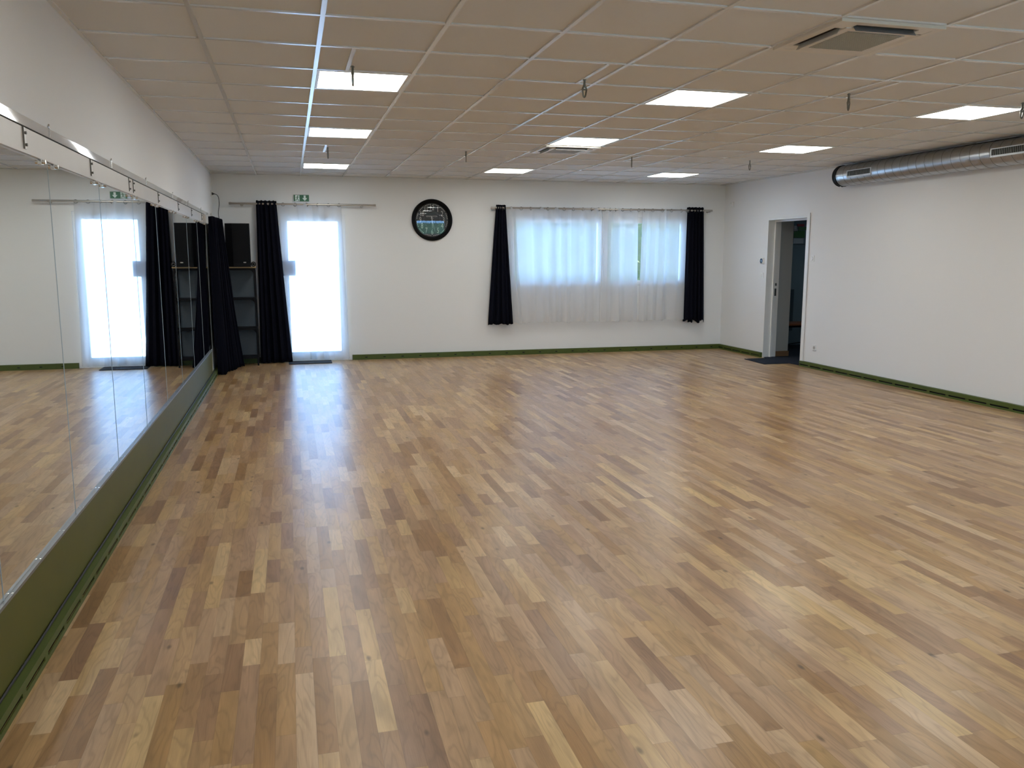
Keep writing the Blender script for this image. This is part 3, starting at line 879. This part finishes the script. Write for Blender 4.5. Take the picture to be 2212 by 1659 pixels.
# ------------------------------------------------------------------ clock
def text_mesh(txt, size, m, parent, name, place, squash=1.0, depth=.0008):
    cu = bpy.data.curves.new('txt', 'FONT'); cu.body = txt; cu.size = size; cu.extrude = depth
    cu.align_x = 'CENTER'; cu.align_y = 'CENTER'; cu.resolution_u = 3
    o = bpy.data.objects.new('txt', cu); C.objects.link(o)
    dg = bpy.context.evaluated_depsgraph_get(); dg.update()
    me = bpy.data.meshes.new_from_object(o.evaluated_get(dg))
    bpy.data.objects.remove(o)
    # x -> x, y -> z, z -> -y
    pv = wloc(parent)
    for v in me.vertices:
        x, y, z = v.co
        v.co = Vector((place[0] + x * squash, place[1] - z, place[2] + y)) - pv
    me.materials.clear(); me.materials.append(m)
    q = bpy.data.objects.new(name, me); C.objects.link(q); q.parent = parent
    return q
def clock():
    cx, cz = 3.081, 2.054
    t = thing('wall_clock', 'large round black wall clock with grey numerals on the far wall', 'clock', (cx, BY, cz))
    c0 = (cx, BY, cz)
    MB().lathe([(.300, -.001), (.306, -.012), (.304, -.026), (.296, -.036), (.282, -.040), (.274, -.036), (.268, -.040), (.257, -.036), (.250, -.026), (.243, -.014), (.243, -.001)], c0, 'y', 96, True).build('rim', m_blackg, t, True)
    MB().lathe([(0, -.006), (.246, -.006), (.246, -.002), (0, -.002)], c0, 'y', 64).build('dial', m_face, t)
    yf = BY - .0065
    for h in range(1, 13):
        a = math.radians(30 * h)
        rr = .178
        text_mesh(str(h), .112, m_num, t, 'numeral', (cx + rr * math.sin(a) * .98, yf, cz + rr * math.cos(a)), .62)
    text_mesh('KENSINGTON', .031, m_num, t, 'dial_lettering', (cx - .004, yf, cz + .053), .85)
    text_mesh('STATION', .013, m_num, t, 'dial_lettering', (cx, yf, cz + .024), .9)
    tick = MB()
    for k in range(60):
        a = math.radians(6 * k)
        if k % 5 == 0: continue
        rr = .228
        px, pz = cx + rr * math.sin(a), cz + rr * math.cos(a)
        d = Vector((math.sin(a), math.cos(a))); e = Vector((math.cos(a), -math.sin(a)))
        q = [(px + d.x * s1 * .0045 + e.x * s2 * .007, pz + d.y * s1 * .0045 + e.y * s2 * .007) for s1, s2 in ((-1, -1), (1, -1), (1, 1), (-1, 1))]
        tick.poly(q, 'y', yf - .0006, yf)
    tick.build('minute_track', m_num, t)
    def ring(r, w_):
        MB().lathe([(r, -.0068), (r, -.0062), (r + w_, -.0062), (r + w_, -.0068)], c0, 'y', 64, True).build('dial_ring', m_flap, t)
    ring(.122, .0015)
    for ang, ln, tail, wd in ((166, .17, .06, .0028), (178, .12, .05, .0036)):
        a = math.radians(ang)
        d = Vector((math.sin(a), math.cos(a))); e = Vector((math.cos(a), -math.sin(a)))
        q = [(cx - d.x * tail + e.x * wd, cz - d.y * tail + e.y * wd), (cx + d.x * ln + e.x * wd * .4, cz + d.y * ln + e.y * wd * .4),
             (cx + d.x * ln - e.x * wd * .4, cz + d.y * ln - e.y * wd * .4), (cx - d.x * tail - e.x * wd, cz - d.y * tail - e.y * wd)]
        y_ = yf - (.003 if ang == 166 else .0045)
        MB().poly(q, 'y', y_ - .001, y_).build('hand', m_hand, t)
    MB().lathe([(0, -.014), (.007, -.014), (.007, -.0065), (0, -.0065)], c0, 'y', 20).build('hub', m_hand, t)
    # domed glass
    gl = []
    Rg = .246
    for k in range(17):
        r = Rg * k / 16
        gl.append((r, -.0225 - .006 * (1 - (r / Rg) ** 2)))
    g_ = MB(); g_.lathe([(max(r, 1e-6), h) for r, h in gl], c0, 'y', 96)
    for f_ in [f for f in g_.bm.faces if len(f.verts) > 8]: g_.bm.faces.remove(f_)
    for v in g_.bm.verts: v.co.y -= (v.co.z - cz) * .0175
    g_.build('glass', m_cglass, t, True)
clock()

# ------------------------------------------------------------------ small wall devices
def plate(name, label, cat, x, y, z, nx, s=.041, group=None):
    t = thing(name, label, cat, (x, y, z), group)
    x1 = x + nx * .009
    MB().box(min(x, x1), max(x, x1), y - s, y + s, z - s, z + s, .003).build('plate', m_white, t)
    return t
t = plate('thermostat', 'white square thermostat with round black display left of the doorway', 'thermostat', RX, 11.345, 1.452, -1, .048)
MB().box(RX - .022, RX - .009, 11.345 - .044, 11.345 + .044, 1.408, 1.496, .008).build('body', m_white, t)
MB().lathe([(0, -.0245), (.036, -.0245), (.036, -.0215), (0, -.0215)], (RX, 11.345, 1.452), 'x', 40).build('display', m_disp, t)
MB().box(RX - .0252, RX - .0247, 11.333, 11.357, 1.447, 1.457).build('digits', m_edge, t)
for lb, y, z in (('white round-button light switch below the black-faced thermostat', 11.345, 1.233), ('white round-button switch right of the doorway', 10.09, 1.489)):
    t = plate('light_switch', lb, 'switch', RX, y, z, -1, .042, 'round-button wall switches')
    MB().lathe([(0, -.014), (.024, -.014), (.027, -.0105), (.027, -.009), (0, -.009)], (RX, y, z), 'x', 32).build('button', m_white, t, True)
socket('white socket low on the right wall beside the doorway', RX, 9.935, .284, -1)
t = plate('sensor_box', 'small white sensor box high on the right wall near the far corner', 'sensor', RX, 12.30, 2.335, -1, .045)
MB().box(RX - .03, RX - .009, 12.262, 12.338, 2.30, 2.37, .005).build('cover', m_white, t)
MB().tube([(RX - .031, 12.30, 2.345), (RX - .031, 12.30, 2.365)], .004, 8).build('lens', m_num, t)

# ------------------------------------------------------------------ mats
tag(MB().box(.94, 1.545, 12.205, 12.51, .0005, .012, .004).build('door_mat', m_mat, None), 'grey ribbed doormat on the floor at the glazed door', 'doormat')
tag(MB().poly([(7.478, 10.485), (7.86, 10.485), (7.886, 10.50), (7.886, 10.275), (8.12, 10.275), (8.12, 11.21), (7.915, 11.21), (7.90, 11.10), (7.515, 11.095)], 'z', .0005, .008).build('entrance_mat', m_carpet, None), 'dark charcoal carpet mat lying through the open doorway', 'doormat')

# ------------------------------------------------------------------ ceiling lights
light_lbl = {
 (1.2, 5.47): 'largest-looking lit ceiling panel on the left, with a hanger in front', (1.2, 7.87): 'middle lit ceiling panel of the left row', (1.2, 10.87): 'farthest lit ceiling panel of the left row, above the exit sign',
 (3.6, 5.47): 'nearest lit ceiling panel of the middle row', (3.6, 7.87): 'lit ceiling panel of the middle row just in front of the far air unit', (3.6, 10.87): 'farthest lit ceiling panel of the middle row',
 (6.0, 5.47): 'nearest lit ceiling panel of the right row, cut near the picture edge', (6.0, 7.87): 'middle lit ceiling panel of the right row', (6.0, 10.87): 'farthest lit ceiling panel of the right row, above the window end'}
proto = None
def make_light():
    t = thing('ceiling_light', '', 'ceiling light', (0, 0, CZ), 'square lit ceiling panels')
    f_ = MB()
    a, c = .014, .586
    z0, z1 = -.001, .006
    f_.box(a, c, a, a + .016, z0, z1); f_.box(a, c, c - .016, c, z0, z1); f_.box(a, a + .016, a + .016, c - .016, z0, z1); f_.box(c - .016, c, a + .016, c - .016, z0, z1)
    def lb(mb, nm, mm):
        for v in mb.bm.verts: v.co.z += CZ
        return mb.build(nm, mm, t)
    lb(f_, 'frame', m_frame)
    lb(MB().box(a + .016, c - .016, a + .016, c - .016, .0005, .005), 'diffuser', m_diff)
    return t
proto = make_light()
firstl = True
for x in (1.2, 3.6, 6.0):
    for y in (-.53, 2.47, 5.47, 7.87, 10.87):
        o = proto if firstl else copy_tree(proto)
        firstl = False
        o.location = (x, y, CZ)
        o['label'] = light_lbl.get((x, y), 'lit ceiling panel %s, %s' % ({1.2: 'in the left row', 3.6: 'in the middle row', 6.0: 'in the right row'}[x], 'behind the camera' if y < 0 else 'just before the near frame edge'))

# ------------------------------------------------------------------ air conditioning cassettes
def cassette(x0, y0, label):
    t = thing('air_conditioner', label, 'air conditioner', (x0 + .3, y0 + .3, CZ), 'square ceiling air units')
    x1, y1 = x0 + .6, y0 + .6
    zb = CZ - .015
    # outer frame ring with slots between it and the centre
    fr = MB()
    fr.box(x0 + .002, x1 - .002, y0 + .002, y0 + .045, zb, CZ); fr.box(x0 + .002, x1 - .002, y1 - .045, y1 - .002, zb, CZ)
    fr.box(x0 + .002, x0 + .045, y0 + .045, y1 - .045, zb, CZ); fr.box(x1 - .045, x1 - .002, y0 + .045, y1 - .045, zb, CZ)
    for cx_, cy_ in ((x0 + .045, y0 + .045), (x1 - .12, y0 + .045), (x0 + .045, y1 - .12), (x1 - .12, y1 - .12)):
        fr.box(cx_, cx_ + .075, cy_, cy_ + .075, zb + .001, CZ - .001)
    fr.build('frame', m_acw, t)
    MB().box(x0 + .04, x1 - .04, y0 + .04, y1 - .04, CZ - .004, CZ - .0002).build('slot_recess', m_slot, t)
    MB().box(x0 + .092, x1 - .092, y0 + .092, y1 - .092, zb - .006, CZ + .003, .006).build('centre_panel', m_acw, t)
    gp = MB()
    gx0, gx1, gy0, gy1 = x0 + .135, x1 - .135, y0 + .135, y1 - .135
    k = gx0 + .004
    while k < gx1 - .004:
        gp.box(k, k + .0045, gy0, gy1, zb - .010, zb - .006); k += .0125
    k = gy0 + .004
    while k < gy1 - .004:
        gp.box(gx0, gx1, k, k + .003, zb - .0085, zb - .006); k += .018
    gp.box(gx0, gx1, gy0, gy0 + .004, zb - .01, zb - .006); gp.box(gx0, gx1, gy1 - .004, gy1, zb - .01, zb - .006)
    gr = gp.build('intake_grille', noisy(mat('grille_grey', (0.50, 0.50, 0.45), .5), 40, .05), t)
    # four flaps: far-left ones open, others nearly closed
    def flap(nm, p0, p1, dirv, ang, mm):
        p0 = Vector(p0); p1 = Vector(p1)
        wv = Vector((dirv[0], dirv[1], 0)) * .036 * math.cos(ang) + Vector((0, 0, -1)) * .036 * math.sin(ang)
        q = MB()
        th = Vector((0, 0, .003))
        vs = [p0, p1, p1 + wv, p0 + wv]
        top = [v + th for v in vs]
        A = [q.bm.verts.new(v) for v in vs]; B = [q.bm.verts.new(v) for v in top]
        q.bm.faces.new(A); q.bm.faces.new(B[::-1])
        for i in range(4): q.bm.faces.new((A[i], B[i], B[(i + 1) % 4], A[(i + 1) % 4]))
        q.build(nm, mm, t)
    e = .125
    flap('flap', (x0 + .086, y0 + e, zb + .006), (x0 + .086, y1 - e, zb + .006), (-1, 0), 1.0, m_acw)
    flap('flap', (x0 + e, y0 + .086, zb + .006), (x1 - e, y0 + .086, zb + .006), (0, -1), .9, m_flap)
    flap('flap', (x1 - .088, y0 + e, zb + .001), (x1 - .088, y1 - e, zb + .001), (1, 0), .15, m_acw)
    flap('flap', (x0 + e, y1 - .088, zb + .001), (x1 - e, y1 - .088, zb + .001), (0, 1), .15, m_acw)
cassette(3.6, 3.67, 'near ivory ceiling air unit with a perforated square grille, top right of the picture')
cassette(3.6, 8.47, 'far ivory ceiling air unit just behind a lit panel of the middle row')

# ------------------------------------------------------------------ ceiling hangers
def hanger(label, x, y, ang):
    t = thing('ceiling_hanger', label, 'hanger', (x, y, CZ), 'metal hangers under the ceiling')
    MB().tube([(x, y, CZ + .004), (x, y, CZ - .045)], .0075, 12).build('rod', m_zinc, t, True)
    MB().lathe([(0, -.003), (.013, -.003), (.013, 0), (0, 0)], (x, y, CZ), 'z', 6).build('washer', m_zinc, t)
    MB().lathe([(0, -.046), (.010, -.046), (.010, -.032), (0, -.032)], (x, y, CZ), 'z', 6).build('nut', m_zinc, t)
    ca, sa = math.cos(ang), math.sin(ang)
    pts = []
    for (u, v) in ((0, -.040), (.010, -.047), (.0155, -.060), (.013, -.078), (.010, -.095), (.006, -.106), (0, -.110), (-.006, -.106), (-.010, -.095), (-.013, -.078), (-.0155, -.060), (-.010, -.047)):
        pts.append((x + u * ca, y + u * sa, CZ + v))
    MB().tube(pts, .0056, 8, closed=True).build('shackle', m_zinc, t, True)
    MB().tube([(x - .020 * ca, y - .020 * sa, CZ - .062), (x + .020 * ca, y + .020 * sa, CZ - .062)], .0048, 10).build('pin', m_zinc, t, True)
    return t
hl = ['metal hanger in front of the nearest left lit panel', 'metal hanger with shackle between the nearest left and middle lit panels', 'metal hanger below the near air unit, between two lit panels', 'metal hanger at the right picture edge beside the nearest right lit panel',
      'small metal hanger between the left row lit panels', 'small metal hanger hanging above the clock side', 'small metal hanger right of the far air unit', 'small metal hanger left of the steel duct end']
for (x, y, a), lb in zip(((1.415, 5.33, 1.3), (2.892, 5.33, .2), (4.86, 5.32, .5), (6.345, 5.30, .15), (1.44, 9.27, 1.2), (2.916, 9.23, 1.4), (4.885, 9.28, 1.3), (6.39, 9.24, .3)), hl):
    hanger(lb, x, y, a)

# ------------------------------------------------------------------ spiral duct
def duct():
    r = .125; cx, cz = 7.76, 2.514
    y0, y1 = FY + .05, 9.36
    t = thing('ventilation_duct', 'round galvanised spiral duct along the right wall under the ceiling', 'duct', (cx, y1, cz))
    # body with helical rib
    bm = bmesh.new(); seg = 72; pitch = .125
    sub = 10
    step = pitch / sub
    nst = int((y1 - y0) / step)
    MB().lathe([(r, y0), (r, y1)], (cx, 0, cz), 'y', 96).build('duct_body', m_galv, t, True)
    helix = []
    turns = (y1 - y0) / pitch; K = int(turns * 40)
    for i in range(K + 1):
        a = 2 * PI * i / 40
        helix.append((cx + (r + .0004) * math.cos(a), y1 - i * pitch / 40, cz + (r + .0004) * math.sin(a)))
    MB().tube(helix, .0021, 5).build('spiral_seam', m_zinc, t, True)
    MB().lathe([(r, -.075), (r + .004, -.075), (r + .007, -.062), (r + .004, -.05), (r + .004, -.03), (r + .008, -.018), (r + .004, -.006), (r + .001, 0), (0, .0)], (cx, y1 + .03, cz), 'y', 96).build('end_cap', m_black, t, True)
    for zz in (cz + r + .007, cz - r - .007):
        MB().box(cx - .03, cx + .002, y1 - .03, y1 - .005, zz - .006, zz + .006, .002).build('clamp_lug', m_galv, t)
    # side grilles
    for (a, c) in ((8.665, 9.085), (6.10, 6.895), (3.3, 4.1)):
        xf = cx - r - .004
        f_ = MB()
        f_.box(xf, xf + .03, a - .012, a, cz - .045, cz + .04); f_.box(xf, xf + .03, c, c + .012, cz - .045, cz + .04)
        f_.box(xf, xf + .03, a, c, cz + .032, cz + .040); f_.box(xf, xf + .03, a, c, cz - .045, cz - .027)
        gr = f_.build('grille', m_gframe, t)
        MB().box(xf + .004, xf + .02, a, c, cz - .027, cz + .032).build('grille_recess', m_dark, gr)
        s_ = MB(); y = a + .006
        while y < c - .004:
            s_.box(xf + .0018, xf + .0035, y, y + .006, cz - .0268, cz + .0318); y += .021
        s_.build('louvres', m_zinc, gr)
        for ys in (a + .02, c - .02): MB().tube([(xf - .001, ys, cz - .037), (xf + .002, ys, cz - .037)], .003, 8).build('screw', m_zinc, gr)
duct()

# ------------------------------------------------------------------ outdoors
struct('ground', MB().box(-30, 40, BY + T, 60, -.25, -.08).box(-30, 40, -40, FY - T, -.25, -.08), m_terr)
def hedge(label, x0, x1, y0, y1, h, seed, base=0.0, m=None):
    rnd = random.Random(seed)
    bm = bmesh.new()
    n = int((x1 - x0) * 260)
    for _ in range(n):
        x = rnd.uniform(x0, x1); z = rnd.uniform(base, h) ; y = y0 + rnd.random() ** 2 * (y1 - y0)
        s = rnd.uniform(.05, .13)
        e = Euler((rnd.uniform(0, 6), rnd.uniform(0, 6), rnd.uniform(0, 6)))
        mm = e.to_matrix()
        vs = [bm.verts.new(Vector((x, y, z)) + mm @ Vector(p)) for p in ((-s, 0, 0), (0, -s * .45, 0), (s, 0, 0), (0, s * .45, 0))]
        bm.faces.new(vs)
    q = MB(); q.bm.free(); q.bm = bm
    q.box(x0, x1, (y0 + y1) / 2, y1, 0, h * .96)
    o = q.build('hedge', m or m_leaf, None)
    return tag(o, label, 'hedge', kind='stuff')
hedge('tall green hedge outside, glimpsed through the gap in the window sheers', 5.2, 13.5, 17.5, 18.6, 4.2, 4)
tag(MB().box(-8, 4.6, 24, 25, -.08, 3.6).build('garden_wall', m_facade, None), 'pale shaded wall outside beyond the glazed door', 'wall')
hedge('leafy hedge outside behind the camera, reflected in the clock glass', 0.5, 9.5, -7.6, -6.6, 1.75, 8, m=m_leaf2)
